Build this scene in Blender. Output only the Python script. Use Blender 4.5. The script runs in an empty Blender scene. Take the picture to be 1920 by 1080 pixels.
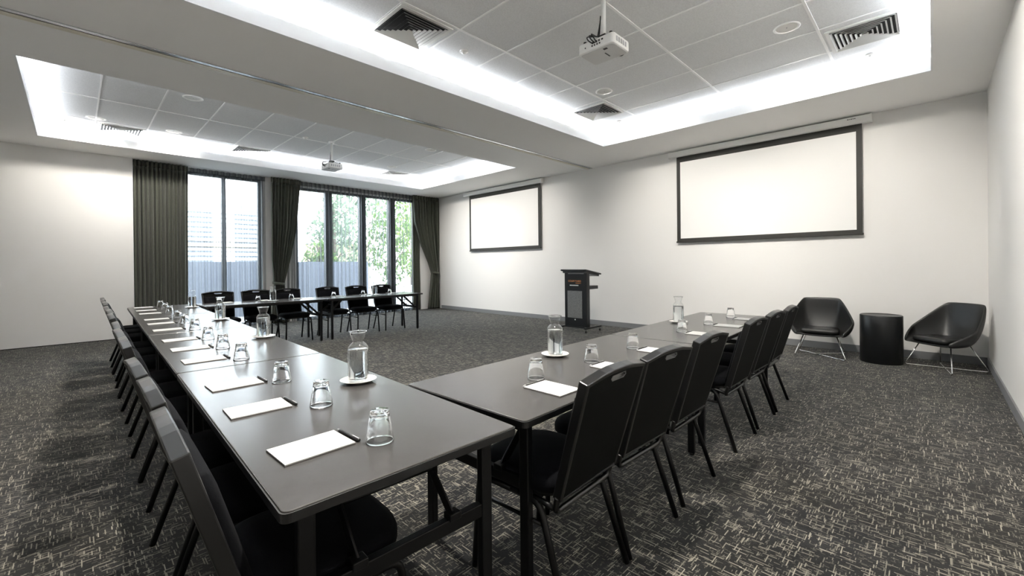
import bpy, bmesh, math, random
from mathutils import Vector, Matrix
random.seed(7)
PI = math.pi
S = bpy.context.scene
COL = S.collection

# ------------------------------------------------------------------ materials
def new_mat(name):
    m = bpy.data.materials.new(name); m.use_nodes = True
    nt = m.node_tree; nt.nodes.clear()
    out = nt.nodes.new('ShaderNodeOutputMaterial')
    return m, nt, out

def pr(name, col, rough=.5, metal=0., spec=.5, noise=0., nscale=40., bump=0., bscale=200., coat=0., sheen=0.):
    m, nt, out = new_mat(name)
    b = nt.nodes.new('ShaderNodeBsdfPrincipled')
    b.inputs['Base Color'].default_value = (*col, 1)
    b.inputs['Roughness'].default_value = rough
    b.inputs['Metallic'].default_value = metal
    b.inputs['Specular IOR Level'].default_value = spec
    b.inputs['Coat Weight'].default_value = coat
    b.inputs['Sheen Weight'].default_value = sheen
    tc = nt.nodes.new('ShaderNodeTexCoord')
    if noise > 0:
        n = nt.nodes.new('ShaderNodeTexNoise'); n.inputs['Scale'].default_value = nscale
        n.inputs['Detail'].default_value = 4
        nt.links.new(tc.outputs['Object'], n.inputs['Vector'])
        r = nt.nodes.new('ShaderNodeMapRange')
        r.inputs['To Min'].default_value = 1 - noise; r.inputs['To Max'].default_value = 1 + noise
        nt.links.new(n.outputs['Fac'], r.inputs['Value'])
        mx = nt.nodes.new('ShaderNodeVectorMath'); mx.operation = 'SCALE'
        mx.inputs[0].default_value = col
        nt.links.new(r.outputs['Result'], mx.inputs['Scale'])
        nt.links.new(mx.outputs['Vector'], b.inputs['Base Color'])
    if bump > 0:
        n2 = nt.nodes.new('ShaderNodeTexNoise'); n2.inputs['Scale'].default_value = bscale
        nt.links.new(tc.outputs['Object'], n2.inputs['Vector'])
        bp = nt.nodes.new('ShaderNodeBump'); bp.inputs['Strength'].default_value = bump
        bp.inputs['Distance'].default_value = .002
        nt.links.new(n2.outputs['Fac'], bp.inputs['Height'])
        nt.links.new(bp.outputs['Normal'], b.inputs['Normal'])
    nt.links.new(b.outputs['BSDF'], out.inputs['Surface'])
    return m

def math_node(nt, op, a, b=None, c=None):
    n = nt.nodes.new('ShaderNodeMath'); n.operation = op
    for i, v in enumerate((a, b, c)):
        if v is None: continue
        if isinstance(v, (int, float)): n.inputs[i].default_value = v
        else: nt.links.new(v, n.inputs[i])
    return n.outputs[0]

def carpet_mat():
    m, nt, out = new_mat('woven_carpet')
    g = nt.nodes.new('ShaderNodeNewGeometry')
    sp = nt.nodes.new('ShaderNodeSeparateXYZ'); nt.links.new(g.outputs['Position'], sp.inputs[0])
    x, y = sp.outputs[0], sp.outputs[1]
    M = lambda *a: math_node(nt, *a)
    def threads(u, v, length, pitch, seed, density):
        row = M('FLOOR', M('DIVIDE', v, pitch))
        w1 = nt.nodes.new('ShaderNodeTexWhiteNoise'); w1.noise_dimensions = '1D'
        nt.links.new(M('ADD', row, seed), w1.inputs['W'])
        uu = M('ADD', M('DIVIDE', u, length), M('MULTIPLY', w1.outputs['Value'], 13.7))
        cell = M('FLOOR', uu)
        cb = nt.nodes.new('ShaderNodeCombineXYZ')
        nt.links.new(cell, cb.inputs[0]); nt.links.new(row, cb.inputs[1]); cb.inputs[2].default_value = seed
        w2 = nt.nodes.new('ShaderNodeTexWhiteNoise'); w2.noise_dimensions = '3D'
        nt.links.new(cb.outputs[0], w2.inputs['Vector'])
        on = M('GREATER_THAN', w2.outputs['Value'], 1 - density)
        # only a part of the cell carries the pale yarn, so that dashes vary in length
        fr = M('FRACT', uu)
        ln = M('LESS_THAN', fr, M('ADD', M('MULTIPLY', w1.outputs['Value'], .55), .4))
        return M('MULTIPLY', M('MULTIPLY', on, ln), M('ADD', M('MULTIPLY', w2.outputs['Value'], 6.0), -5.0))
    t1 = threads(x, y, .075, .0042, 3.0, .10)
    t2 = threads(y, x, .065, .0042, 9.0, .10)
    t3 = threads(x, y, .03, .0036, 5.0, .12)
    t4 = threads(y, x, .03, .0036, 6.0, .12)
    th = M('MAXIMUM', M('MAXIMUM', t1, t2), M('MULTIPLY', M('MAXIMUM', t3, t4), .45))
    nz = nt.nodes.new('ShaderNodeTexNoise'); nz.inputs['Scale'].default_value = 5; nz.inputs['Detail'].default_value = 5
    nt.links.new(g.outputs['Position'], nz.inputs['Vector'])
    big = nt.nodes.new('ShaderNodeTexNoise'); big.inputs['Scale'].default_value = 1.3; big.inputs['Detail'].default_value = 2
    nt.links.new(g.outputs['Position'], big.inputs['Vector'])
    hue = nt.nodes.new('ShaderNodeValToRGB')
    hue.color_ramp.elements[0].color = (.0155, .0150, .0135, 1); hue.color_ramp.elements[0].position = .35
    hue.color_ramp.elements[1].color = (.0148, .0152, .0165, 1); hue.color_ramp.elements[1].position = .65
    nt.links.new(big.outputs['Fac'], hue.inputs['Fac'])
    fine = nt.nodes.new('ShaderNodeTexNoise'); fine.inputs['Scale'].default_value = 160; fine.inputs['Detail'].default_value = 3
    nt.links.new(g.outputs['Position'], fine.inputs['Vector'])
    v = nt.nodes.new('ShaderNodeVectorMath'); v.operation = 'SCALE'
    nt.links.new(hue.outputs['Color'], v.inputs[0])
    nt.links.new(M('MULTIPLY', M('ADD', M('MULTIPLY', fine.outputs['Fac'], 2.0), .0), M('ADD', M('MULTIPLY', nz.outputs['Fac'], 1.2), .4)), v.inputs['Scale'])
    mix = nt.nodes.new('ShaderNodeMix'); mix.data_type = 'RGBA'
    clus = M('MULTIPLY', th, M('ADD', M('MULTIPLY', nz.outputs['Fac'], 1.1), .22))
    cl = nt.nodes.new('ShaderNodeClamp'); nt.links.new(clus, cl.inputs['Value'])
    nt.links.new(cl.outputs[0], mix.inputs['Factor'])
    nt.links.new(v.outputs[0], mix.inputs['A'])
    mix.inputs['B'].default_value = (.42, .39, .32, 1)
    b = nt.nodes.new('ShaderNodeBsdfPrincipled')
    nt.links.new(mix.outputs['Result'], b.inputs['Base Color'])
    b.inputs['Roughness'].default_value = .95; b.inputs['Specular IOR Level'].default_value = .15
    b.inputs['Sheen Weight'].default_value = .12
    bp = nt.nodes.new('ShaderNodeBump'); bp.inputs['Strength'].default_value = .4; bp.inputs['Distance'].default_value = .003
    nt.links.new(fine.outputs['Fac'], bp.inputs['Height']); nt.links.new(bp.outputs['Normal'], b.inputs['Normal'])
    nt.links.new(b.outputs['BSDF'], out.inputs['Surface'])
    return m

def thin_glass(name, tint=(.97, .98, .98), gloss=.9, facing=.35):
    m, nt, out = new_mat(name)
    t = nt.nodes.new('ShaderNodeBsdfTransparent'); t.inputs['Color'].default_value = (*tint, 1)
    gl = nt.nodes.new('ShaderNodeBsdfGlossy'); gl.inputs['Roughness'].default_value = .02
    gl.inputs['Color'].default_value = (gloss, gloss, gloss, 1)
    lw = nt.nodes.new('ShaderNodeLayerWeight'); lw.inputs['Blend'].default_value = .5
    mx = nt.nodes.new('ShaderNodeMixShader')
    pw = math_node(nt, 'POWER', lw.outputs['Facing'], 2.4)
    nt.links.new(math_node(nt, 'MULTIPLY_ADD', pw, facing, .05), mx.inputs[0])
    nt.links.new(t.outputs[0], mx.inputs[1]); nt.links.new(gl.outputs[0], mx.inputs[2])
    nt.links.new(mx.outputs[0], out.inputs['Surface'])
    return m

def water_mat(name='still_water', ior=1.33, col=(.97, .985, .99)):
    m, nt, out = new_mat(name)
    g = nt.nodes.new('ShaderNodeBsdfGlass'); g.inputs['IOR'].default_value = ior; g.inputs['Roughness'].default_value = 0
    g.inputs['Color'].default_value = (*col, 1)
    nt.links.new(g.outputs[0], out.inputs['Surface'])
    return m

def sheer_mat():
    m, nt, out = new_mat('sheer_voile')
    t = nt.nodes.new('ShaderNodeBsdfTransparent'); t.inputs['Color'].default_value = (1, 1, 1, 1)
    d = nt.nodes.new('ShaderNodeBsdfDiffuse'); d.inputs['Color'].default_value = (.055, .06, .066, 1)
    tr = nt.nodes.new('ShaderNodeBsdfTranslucent'); tr.inputs['Color'].default_value = (.11, .118, .125, 1)
    a = nt.nodes.new('ShaderNodeAddShader'); nt.links.new(d.outputs[0], a.inputs[0]); nt.links.new(tr.outputs[0], a.inputs[1])
    lw = nt.nodes.new('ShaderNodeLayerWeight'); lw.inputs['Blend'].default_value = .5
    mr = nt.nodes.new('ShaderNodeMapRange'); mr.inputs['To Min'].default_value = .36; mr.inputs['To Max'].default_value = .95
    nt.links.new(lw.outputs['Facing'], mr.inputs['Value'])
    mx = nt.nodes.new('ShaderNodeMixShader'); nt.links.new(mr.outputs[0], mx.inputs[0])
    nt.links.new(t.outputs[0], mx.inputs[1]); nt.links.new(a.outputs[0], mx.inputs[2])
    nt.links.new(mx.outputs[0], out.inputs['Surface'])
    return m

def tile_mat():
    m, nt, out = new_mat('mineral_fibre_tile')
    tc = nt.nodes.new('ShaderNodeTexCoord')
    n = nt.nodes.new('ShaderNodeTexNoise'); n.inputs['Scale'].default_value = 90; n.inputs['Detail'].default_value = 6
    nt.links.new(tc.outputs['Object'], n.inputs['Vector'])
    r = nt.nodes.new('ShaderNodeValToRGB')
    r.color_ramp.elements[0].position = .3; r.color_ramp.elements[0].color = (.73, .74, .75, 1)
    r.color_ramp.elements[1].position = .6; r.color_ramp.elements[1].color = (.82, .83, .84, 1)
    nt.links.new(n.outputs['Fac'], r.inputs['Fac'])
    b = nt.nodes.new('ShaderNodeBsdfPrincipled'); b.inputs['Roughness'].default_value = .9
    b.inputs['Specular IOR Level'].default_value = .1
    nt.links.new(r.outputs['Color'], b.inputs['Base Color'])
    nt.links.new(b.outputs[0], out.inputs['Surface'])
    return m

def grille_mat():
    m, nt, out = new_mat('perforated_metal')
    tc = nt.nodes.new('ShaderNodeTexCoord')
    v = nt.nodes.new('ShaderNodeTexVoronoi'); v.inputs['Scale'].default_value = 130
    nt.links.new(tc.outputs['Object'], v.inputs['Vector'])
    r = nt.nodes.new('ShaderNodeValToRGB')
    r.color_ramp.elements[0].position = .25; r.color_ramp.elements[0].color = (.02, .02, .02, 1)
    r.color_ramp.elements[1].position = .45; r.color_ramp.elements[1].color = (.30, .30, .30, 1)
    nt.links.new(v.outputs['Distance'], r.inputs['Fac'])
    b = nt.nodes.new('ShaderNodeBsdfPrincipled'); b.inputs['Roughness'].default_value = .45
    b.inputs['Metallic'].default_value = .3
    nt.links.new(r.outputs['Color'], b.inputs['Base Color']); nt.links.new(b.outputs[0], out.inputs['Surface'])
    return m

def leaf_mat(name, a, b_):
    m, nt, out = new_mat(name)
    g = nt.nodes.new('ShaderNodeNewGeometry')
    r = nt.nodes.new('ShaderNodeValToRGB')
    r.color_ramp.elements[0].color = (*a, 1); r.color_ramp.elements[1].color = (*b_, 1)
    nt.links.new(g.outputs['Random Per Island'], r.inputs['Fac'])
    d = nt.nodes.new('ShaderNodeBsdfDiffuse'); t = nt.nodes.new('ShaderNodeBsdfTranslucent')
    nt.links.new(r.outputs['Color'], d.inputs['Color']); nt.links.new(r.outputs['Color'], t.inputs['Color'])
    mx = nt.nodes.new('ShaderNodeMixShader'); mx.inputs[0].default_value = .45
    nt.links.new(d.outputs[0], mx.inputs[1]); nt.links.new(t.outputs[0], mx.inputs[2])
    nt.links.new(mx.outputs[0], out.inputs['Surface'])
    return m

WALLC = pr('painted_plaster', (.80, .79, .772), .85, spec=.2, bump=.05, bscale=90)
CEILC = pr('painted_ceiling', (.91, .905, .895), .9, spec=.15)
FASC = pr('white_cove_paint', (.88, .89, .90), .8, spec=.2)
TILE = tile_mat()
TBAR = pr('white_ceiling_bar', (.94, .94, .94), .5)
CARPET = carpet_mat()
SKIRT = pr('grey_skirting', (.21, .215, .225), .45, noise=.05)
DARKGAP = pr('black_shadow_gap', (.015, .015, .015), .8)
TRACK = pr('cream_track', (.72, .68, .58), .4)
TRACKM = pr('anodised_track', (.55, .57, .60), .25, metal=.9)
FRAME = pr('charcoal_window_frame', (.010, .010, .011), .45)
DRAPE = pr('olive_grey_drape', (.090, .096, .075), .9, spec=.1, noise=.15, nscale=25, bump=.3, bscale=600, sheen=.2)
SHEER = sheer_mat()
PANE = thin_glass('window_glass', (.95, .97, .97), .6, .5)
LAM = pr('brown_black_laminate', (.053, .0505, .0485), .24, spec=.55, noise=.12, nscale=6, bump=.05, bscale=900)
EDGE = pr('black_edge_band', (.004, .004, .004), .45)
STEEL = pr('black_powder_coat', (.0035, .0037, .0042), .38, spec=.3)
CFAB = pr('black_upholstery', (.0035, .0038, .005), .85, spec=.08, noise=.25, nscale=120, bump=.3, bscale=500, sheen=.01)
FRAMEB = pr('satin_black_frame', (.006, .0062, .0065), .30, spec=.7)
SLOTM = pr('slot_light_trim', (.30, .30, .30), .35, metal=.6)  # light grey stands in for the light showing through the slot
CVINYL = pr('black_back_shell', (.0032, .0036, .0034), .55, spec=.08, bump=.1, bscale=400)
PAPER = pr('white_paper', (.55, .55, .54), .7, spec=.2)
BACKING = pr('brown_board', (.06, .05, .045), .8)
PENM = pr('black_plastic', (.012, .012, .012), .35)
CARAFE = thin_glass('clear_carafe_glass', (.975, .98, .98), .95, .85)
WATER = water_mat()
TUMBLER = water_mat('clear_tumbler_glass', 1.45, (1., 1., 1.))
CHINA = pr('white_china', (.82, .81, .77), .2, coat=.3)
SCREENM = pr('projection_fabric', (.82, .815, .80), .9, spec=.1)
SBORDER = pr('black_screen_border', (.022, .021, .018), .6)
WHITEP = pr('white_plastic', (.86, .855, .835), .35)
LGREY = pr('light_grey_plastic', (.68, .68, .68), .5)
GREYP = pr('grey_plastic', (.42, .42, .43), .45)
VENTM = pr('white_vent_metal', (.74, .74, .72), .45)
VENTD = pr('duct_shade', (.012, .012, .012), .9)
LEATHER = pr('black_leather', (.008, .0083, .0083), .36, spec=.5, bump=.25, bscale=260)
CHROME = pr('polished_chrome', (.78, .78, .78), .12, metal=1.)
DRUMM = pr('black_lacquer', (.005, .006, .007), .36, spec=.5)
LECT = pr('black_lectern_panel', (.005, .006, .0075), .4, noise=.1)
GRILLE = grille_mat()
ORANGE = pr('orange_print', (.75, .30, .10), .6)
WPRINT = pr('white_print', (.80, .82, .80), .6)
BALC = pr('outdoor_paving', (.32, .32, .31), .9, noise=.15, nscale=3)
PARA = pr('slate_render', (.10, .115, .15), .9, noise=.08, nscale=2)
BUILD = pr('white_cladding', (.78, .78, .76), .8, noise=.05, nscale=2)
BUILD2 = pr('shaded_glazing', (.22, .25, .30), .4)
SANDY = pr('sand_render', (.55, .45, .30), .9)
BARK = pr('brown_bark', (.10, .075, .055), .95, noise=.4, nscale=12)
LEAF1 = leaf_mat('green_leaves', (.05, .10, .03), (.20, .30, .09))
LEAF2 = leaf_mat('grey_green_leaves', (.09, .13, .09), (.28, .36, .24))
LEAF3 = leaf_mat('lime_leaves', (.14, .20, .04), (.40, .45, .14))
GRASSM = pr('outdoor_lawn', (.10, .16, .05), .95, noise=.3, nscale=8)
LENSM = pr('dark_lens', (.01, .01, .015), .08)
LAMPD = pr('frosted_lamp', (.70, .69, .66), .5)

# ------------------------------------------------------------------ mesh helper
class MB:
    def __init__(s): s.bm = bmesh.new()
    def box(s, x0, x1, y0, y1, z0, z1):
        bm = s.bm
        v = [bm.verts.new(p) for p in ((x0,y0,z0),(x1,y0,z0),(x1,y1,z0),(x0,y1,z0),(x0,y0,z1),(x1,y0,z1),(x1,y1,z1),(x0,y1,z1))]
        for f in ((0,3,2,1),(4,5,6,7),(0,1,5,4),(1,2,6,5),(2,3,7,6),(3,0,4,7)): bm.faces.new([v[i] for i in f])
        return s
    def bar(s, a, b, w, h, up=(0,0,1)):
        a, b = Vector(a), Vector(b); d = (b - a).normalized(); up = Vector(up)
        sd = d.cross(up)
        if sd.length < 1e-4: sd = d.cross(Vector((1,0,0)))
        sd.normalize(); u = sd.cross(d).normalized()
        bm = s.bm; vs = []
        for p in (a, b):
            for i, j in ((-1,-1),(1,-1),(1,1),(-1,1)): vs.append(bm.verts.new(p + sd*(w/2*i) + u*(h/2*j)))
        for f in ((0,1,2,3),(7,6,5,4),(0,4,5,1),(1,5,6,2),(2,6,7,3),(3,7,4,0)): bm.faces.new([vs[i] for i in f])
        return s
    def tube(s, pts, r, seg=8, closed=False, ry=None):
        bm = s.bm; pts = [Vector(p) for p in pts]; n = len(pts); rings = []
        prev = None
        for i, p in enumerate(pts):
            if closed: t = (pts[(i+1) % n] - pts[i-1])
            else: t = pts[min(i+1, n-1)] - pts[max(i-1, 0)]
            t.normalize()
            if prev is None:
                ref = Vector((0,0,1)) if abs(t.z) < .9 else Vector((1,0,0))
                u = (ref - t*ref.dot(t)).normalized()
            else: u = (prev - t*prev.dot(t)).normalized()
            prev = u; w = t.cross(u)
            rings.append([bm.verts.new(p + u*(r*math.cos(2*PI*k/seg)) + w*((ry or r)*math.sin(2*PI*k/seg))) for k in range(seg)])
        for i in range(n if closed else n-1):
            A, B = rings[i], rings[(i+1) % n]
            for k in range(seg): bm.faces.new((A[k], A[(k+1) % seg], B[(k+1) % seg], B[k]))
        if not closed:
            bm.faces.new(rings[0][::-1]); bm.faces.new(rings[-1])
        return s
    def lathe(s, prof, seg=24, c=(0,0,0)):
        bm = s.bm; rings = []
        for r, z in prof:
            if r < 1e-6: rings.append([bm.verts.new((c[0], c[1], c[2]+z))])
            else: rings.append([bm.verts.new((c[0]+r*math.cos(2*PI*k/seg), c[1]+r*math.sin(2*PI*k/seg), c[2]+z)) for k in range(seg)])
        for A, B in zip(rings, rings[1:]):
            for k in range(seg):
                a0, a1 = A[k % len(A)], A[(k+1) % len(A)]; b0, b1 = B[k % len(B)], B[(k+1) % len(B)]
                f = []
                for v in (a0, a1, b1, b0):
                    if v not in f: f.append(v)
                if len(f) > 2: bm.faces.new(f)
        return s
    def prism(s, pts, z0, z1, axis='z', holes=()):
        """outline pts (2D) extruded along an axis; holes = further outlines."""
        bm = s.bm
        def P(u, v, w): return {'z': (u, v, w), 'y': (u, w, v), 'x': (w, u, v)}[axis]
        loops = [pts] + list(holes)
        lo, hi, edges_l, edges_h = [], [], [], []
        for L in loops:
            a = [bm.verts.new(P(u, v, z0)) for u, v in L]; b = [bm.verts.new(P(u, v, z1)) for u, v in L]
            n = len(L)
            for i in range(n):
                j = (i+1) % n
                bm.faces.new((a[i], a[j], b[j], b[i]))
                edges_l.append(bm.edges.get((a[i], a[j]))); edges_h.append(bm.edges.get((b[i], b[j])))
            lo.append(a); hi.append(b)
        if holes:
            bmesh.ops.triangle_fill(bm, use_beauty=True, edges=edges_l)
            bmesh.ops.triangle_fill(bm, use_beauty=True, edges=edges_h)
        else:
            bm.faces.new(lo[0]); bm.faces.new(hi[0])
        return s
    def move(s, M):
        bmesh.ops.transform(s.bm, matrix=M, verts=s.bm.verts); return s
    def build(s, name, mat, parent=None, smooth=False, bevel=0., bseg=2, subsurf=0, solid=0., angle=40):
        bmesh.ops.recalc_face_normals(s.bm, faces=s.bm.faces)
        me = bpy.data.meshes.new(name); s.bm.to_mesh(me); s.bm.free()
        me.materials.append(mat)
        o = bpy.data.objects.new(name, me); COL.objects.link(o)
        if smooth:
            for p in me.polygons: p.use_smooth = True
        if solid:
            md = o.modifiers.new('Solidify', 'SOLIDIFY'); md.thickness = solid; md.offset = -1
        if bevel:
            md = o.modifiers.new('Bevel', 'BEVEL'); md.width = bevel; md.segments = bseg; md.limit_method = 'ANGLE'; md.angle_limit = math.radians(angle)
        if subsurf:
            md = o.modifiers.new('Subd', 'SUBSURF'); md.levels = subsurf; md.render_levels = subsurf
        if parent: o.parent = parent
        return o

def fillet(pts, r, n=5):
    pts = [Vector(p) for p in pts]; out = [pts[0]]
    for a, b, c in zip(pts, pts[1:], pts[2:]):
        d1 = (a-b); d2 = (c-b); k = min(r, d1.length*.45, d2.length*.45)
        p, q = b + d1.normalized()*k, b + d2.normalized()*k
        for i in range(n+1):
            t = i/n; out.append(p*(1-t)**2 + b*(2*t*(1-t)) + q*t*t)
    out.append(pts[-1]); return out

def rrect(x0, x1, y0, y1, r, n=5):
    out = []
    for cx, cy, a in ((x1-r, y1-r, 0), (x0+r, y1-r, PI/2), (x0+r, y0+r, PI), (x1-r, y0+r, 1.5*PI)):
        for i in range(n+1):
            t = a + PI/2*i/n; out.append((cx + r*math.cos(t), cy + r*math.sin(t)))
    return out

def tag(o, label=None, cat=None, group=None, kind=None):
    if label: o['label'] = label
    if cat: o['category'] = cat
    if group: o['group'] = group
    if kind: o['kind'] = kind
    return o
def empty(name, loc=(0,0,0), rz=0):
    o = bpy.data.objects.new(name, None); COL.objects.link(o)
    o.location = loc; o.rotation_euler = (0, 0, rz); o.empty_display_size = .1
    return o
def struct(o): o['kind'] = 'structure'; return o
KIDS = {}
def copy_tree(o, parent=None):
    c = o.copy(); COL.objects.link(c); c.parent = parent
    for ch in KIDS.setdefault(o.name, [k for k in o.children]): copy_tree(ch, c)
    return c

# ------------------------------------------------------------------ room shell
W, D, H, HT = 11.232, 9.6, 3.379, 3.66
def up(x, y):      # plan positions read off at tile height 3.60, carried to the real tile height
    k = (HT-1.2957)/(3.60-1.2957); return 10.742+(x-10.742)*k, -7.873+(y+7.873)*k
struct(MB().box(-.45, W+.2, -D-.2, .2, -.12, 0).build('floor', CARPET))
struct(MB().box(-.45, W+.2, 0, .2, 0, 3.8).build('wall_back', WALLC))
struct(MB().box(W, W+.2, -D-.2, .2, 0, 3.8).build('wall_right', WALLC))
struct(MB().box(-.45, W+.2, -D-.2, -D, 0, 3.8).build('wall_front', WALLC))
struct(MB().box(-.16, 0, -D, -7.085, .012, H).build('wall_left', WALLC))
struct(MB().box(-.02, .004, -D, -7.09, 0, .014).build('shadow_gap_left', DARKGAP))  # no skirting here: black strip stands for the shade in the gap
struct(MB().box(0.0, W, -.014, 0, 0, .10).build('baseboard_back', SKIRT, bevel=.003))
struct(MB().box(W-.014, W, -D, -.014, 0, .10).build('baseboard_right', SKIRT, bevel=.003))
# the facade round the two window openings
fw = MB()
fw.box(-.45, -.26, -D, -6.95, 0, 3.8); fw.box(-.45, -.26, -6.95, -4.86, 3.31, 3.8)
fw.box(-.45, -.22, -4.86, -4.12, 0, 3.8); fw.box(-.45, -.26, -4.12, -.62, 3.24, 3.8); fw.box(-.45, -.22, -.62, 0, 0, 3.8)
struct(fw.build('wall_window', WALLC))
# ceiling: lower soffit with two lit trays
TR = [(6.60, 10.74, -8.30, -1.30), (.85, 4.40, -8.25, -1.25)]
cm = MB()
def slab(x0, x1, y0, y1): cm.box(x0, x1, y0, y1, H, H+.04)
q_ = .02
slab(-.45, .85-q_, -D, 0); slab(4.40+q_, 6.60-q_, -D, 0); slab(10.74+q_, W, -D, 0)
for x0, x1, y0, y1 in TR: slab(x0-q_, x1+q_, -D, y0-q_); slab(x0-q_, x1+q_, y1+q_, 0)
struct(cm.build('ceiling', CEILC))
struct(MB().box(-.45, W+.2, -D-.2, .2, 3.78, 3.9).build('sky_blocker', CEILC))  # unseen slab added above the trays to block sky light
def tray(i, x0, x1, y0, y1, xs, ys):
    e = .20
    f = MB()
    for a in ((x0-.02, x0, y0-.02, y1+.02), (x1, x1+.02, y0-.02, y1+.02), (x0, x1, y0-.02, y0), (x0, x1, y1, y1+.02)): f.box(*a, H, H+.14)
    for a in ((x0-e-.02, x0-e, y0-e, y1+e), (x1+e, x1+e+.02, y0-e, y1+e), (x0-e, x1+e, y0-e-.02, y0-e), (x0-e, x1+e, y1+e, y1+e+.02)): f.box(*a, H+.04, HT)
    for a in ((x0-e, x0-.021, y0-e, y1+e), (x1+.021, x1+e, y0-e, y1+e), (x0-.021, x1+.021, y0-e, y0-.021), (x0-.021, x1+.021, y1+.021, y1+e)): f.box(*a, H+.041, H+.045)
    struct(f.build('ceiling_cove', FASC))
    struct(MB().box(x0-e, x1+e, y0-e, y1+e, HT, HT+.02).build('ceiling_tiles', TILE))
    g = MB()
    xs = [up(x, 0)[0] for x in xs]; ys = [up(0, y)[1] for y in ys]
    for x in xs: g.box(x-.012, x+.012, y0-e, y1+e, HT-.007, HT)
    for y in ys: g.box(x0-e, x1+e, y-.009, y+.009, HT-.006, HT)
    struct(g.build('ceiling_grid', TBAR))
tray(0, *TR[0], [7.46, 8.70, 9.94], [-1.42-.633*k for k in range(12)])
tray(1, *TR[1], [1.52, 2.72, 3.92], [-1.42-.62*k for k in range(12)])
# operable wall track across the soffit
tk = struct(MB().box(5.36, 5.43, -D, 0, H-.010, H).build('trim_1', TRACK, bevel=.002))
struct(MB().box(5.43, 5.452, -D, 0, H-.003, H).build('trim_2', DARKGAP))
struct(MB().box(5.452, 5.50, -D, 0, H-.008, H).build('trim_3', TRACKM, bevel=.002))

# ------------------------------------------------------------------ windows
def window(idx, y0, y1, z1, mulls, panes):
    f = MB()
    f.box(-.36, -.26, y0, y0+.06, 0, z1); f.box(-.36, -.26, y1-.06, y1, 0, z1)
    f.box(-.36, -.26, y0+.06, y1-.06, z1-.06, z1); f.box(-.36, -.26, y0+.06, y1-.06, 0, .07)
    fr = struct(f.build('window_%d' % idx, FRAME, bevel=.004))
    for a, b in mulls: MB().box(-.37, -.24, a, b, .07, z1-.06).build('mullion', FRAME, fr, bevel=.006)
    for a, b in panes: MB().box(-.325, -.315, a, b, .07, z1-.06).build('pane', PANE, fr)
    return fr
window(1, -6.95, -4.86, 3.31, [(-5.62, -5.545)], [(-6.89, -5.62), (-5.545, -4.92)])
window(2, -4.12, -.62, 3.24, [(-3.40, -3.225), (-2.49, -2.31), (-1.62, -1.42), (-.82, -.68)], [(-4.06, -3.40), (-3.225, -2.49), (-2.31, -1.62), (-1.42, -.82)])

# ------------------------------------------------------------------ drapes and sheers
def drape(name, x0, zs, bounds, pleats, amp, mat, rows=28, cols=None, seed=1, phase=0):
    """zs: (bottom, top); bounds(z) -> (y_left, y_right, amplitude factor)"""
    rnd = random.Random(seed); jit = [rnd.uniform(-.5, .5) for _ in range(pleats+2)]; am = [rnd.uniform(.55, 1.15) for _ in range(pleats+2)]
    cols = cols or pleats*10
    bm = bmesh.new(); grid = []
    for r in range(rows+1):
        z = zs[1] + (zs[0]-zs[1])*r/rows
        yl, yr, k = bounds(z); row = []
        for c in range(cols+1):
            t = c/cols; q = t*pleats; i = int(q)
            a = am[i]*(1-(q-i)) + am[i+1]*(q-i); j = jit[i]*(1-(q-i)) + jit[i+1]*(q-i)
            y = yl + (yr-yl)*t + .10*(yr-yl)/pleats*math.sin(4*PI*q+1)
            x = x0 + amp*k*a*math.sin(2*PI*q + j*1.4 + phase) + .25*amp*k*math.sin(2*PI*q*.37 + z*1.1 + seed)
            row.append(bm.verts.new((x, y, z)))
        grid.append(row)
    for A, B in zip(grid, grid[1:]):
        for c in range(cols): bm.faces.new((A[c], A[c+1], B[c+1], B[c]))
    m = MB(); m.bm.free(); m.bm = bm
    return m
def lerp_tab(tab, z):
    for (z0, a), (z1, b) in zip(tab, tab[1:]):
        if z0 >= z >= z1:
            t = (z0-z)/(z0-z1); t = t*t*(3-2*t) if len(a) > 3 else t
            return tuple(p+(q-p)*t for p, q in zip(a, b))
    return tab[-1][1]
ZC = H-.004
def curtain(name, label, tab, pleats, amp, x0, seed, tie=None):
    root = empty(name, (x0, (tab[0][1][0]+tab[0][1][1])/2, .012)); tag(root, label, 'curtain', 'dark drapes along the windows')
    inv = Matrix.Translation(-Vector(root.location))
    drape('c', x0, (.012, ZC-.11), lambda z: lerp_tab(tab, z), pleats, amp, DRAPE, rows=40, seed=seed).move(inv).build('drape', DRAPE, root, smooth=True, solid=.004)
    drape('h', x0, (ZC-.11, ZC), lambda z: lerp_tab(tab, ZC), pleats, amp*.7, DRAPE, rows=4, seed=seed).move(inv).build('pleat_heading', DRAPE, root, smooth=True, solid=.006)
    if tie:
        z, ya, yb = tie; cy = (ya+yb)/2; hy = (yb-ya)/2+.012
        ring = [(x0+(amp*1.9+.02)*math.cos(2*PI*k/24), cy+hy*math.sin(2*PI*k/24), z+.02*math.cos(2*PI*k/24+2)) for k in range(24)]
        MB().tube(ring, .03, 8, True, ry=.008).move(inv).build('tieback', DRAPE, root, smooth=True)
    return root
curtain('drape_curtain', 'straight dark olive drape hanging beside the plain white partition wall',
        [(H, (-7.075, -6.235, 1.)), (0, (-7.075, -6.265, 1.))], 13, .062, -.078, 3)
curtain('drape_curtain', 'dark olive drape gathered by a tieback on the pier between the two windows',
        [(H, (-4.70, -4.05, 1.)), (2.2, (-4.70, -4.16, 1.05)), (1.5, (-4.70, -4.30, 1.2)), (.93, (-4.66, -4.44, 1.35)), (0, (-4.73, -4.36, 1.2))], 9, .062, -.088, 5, (.93, -4.66, -4.44))
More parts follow.
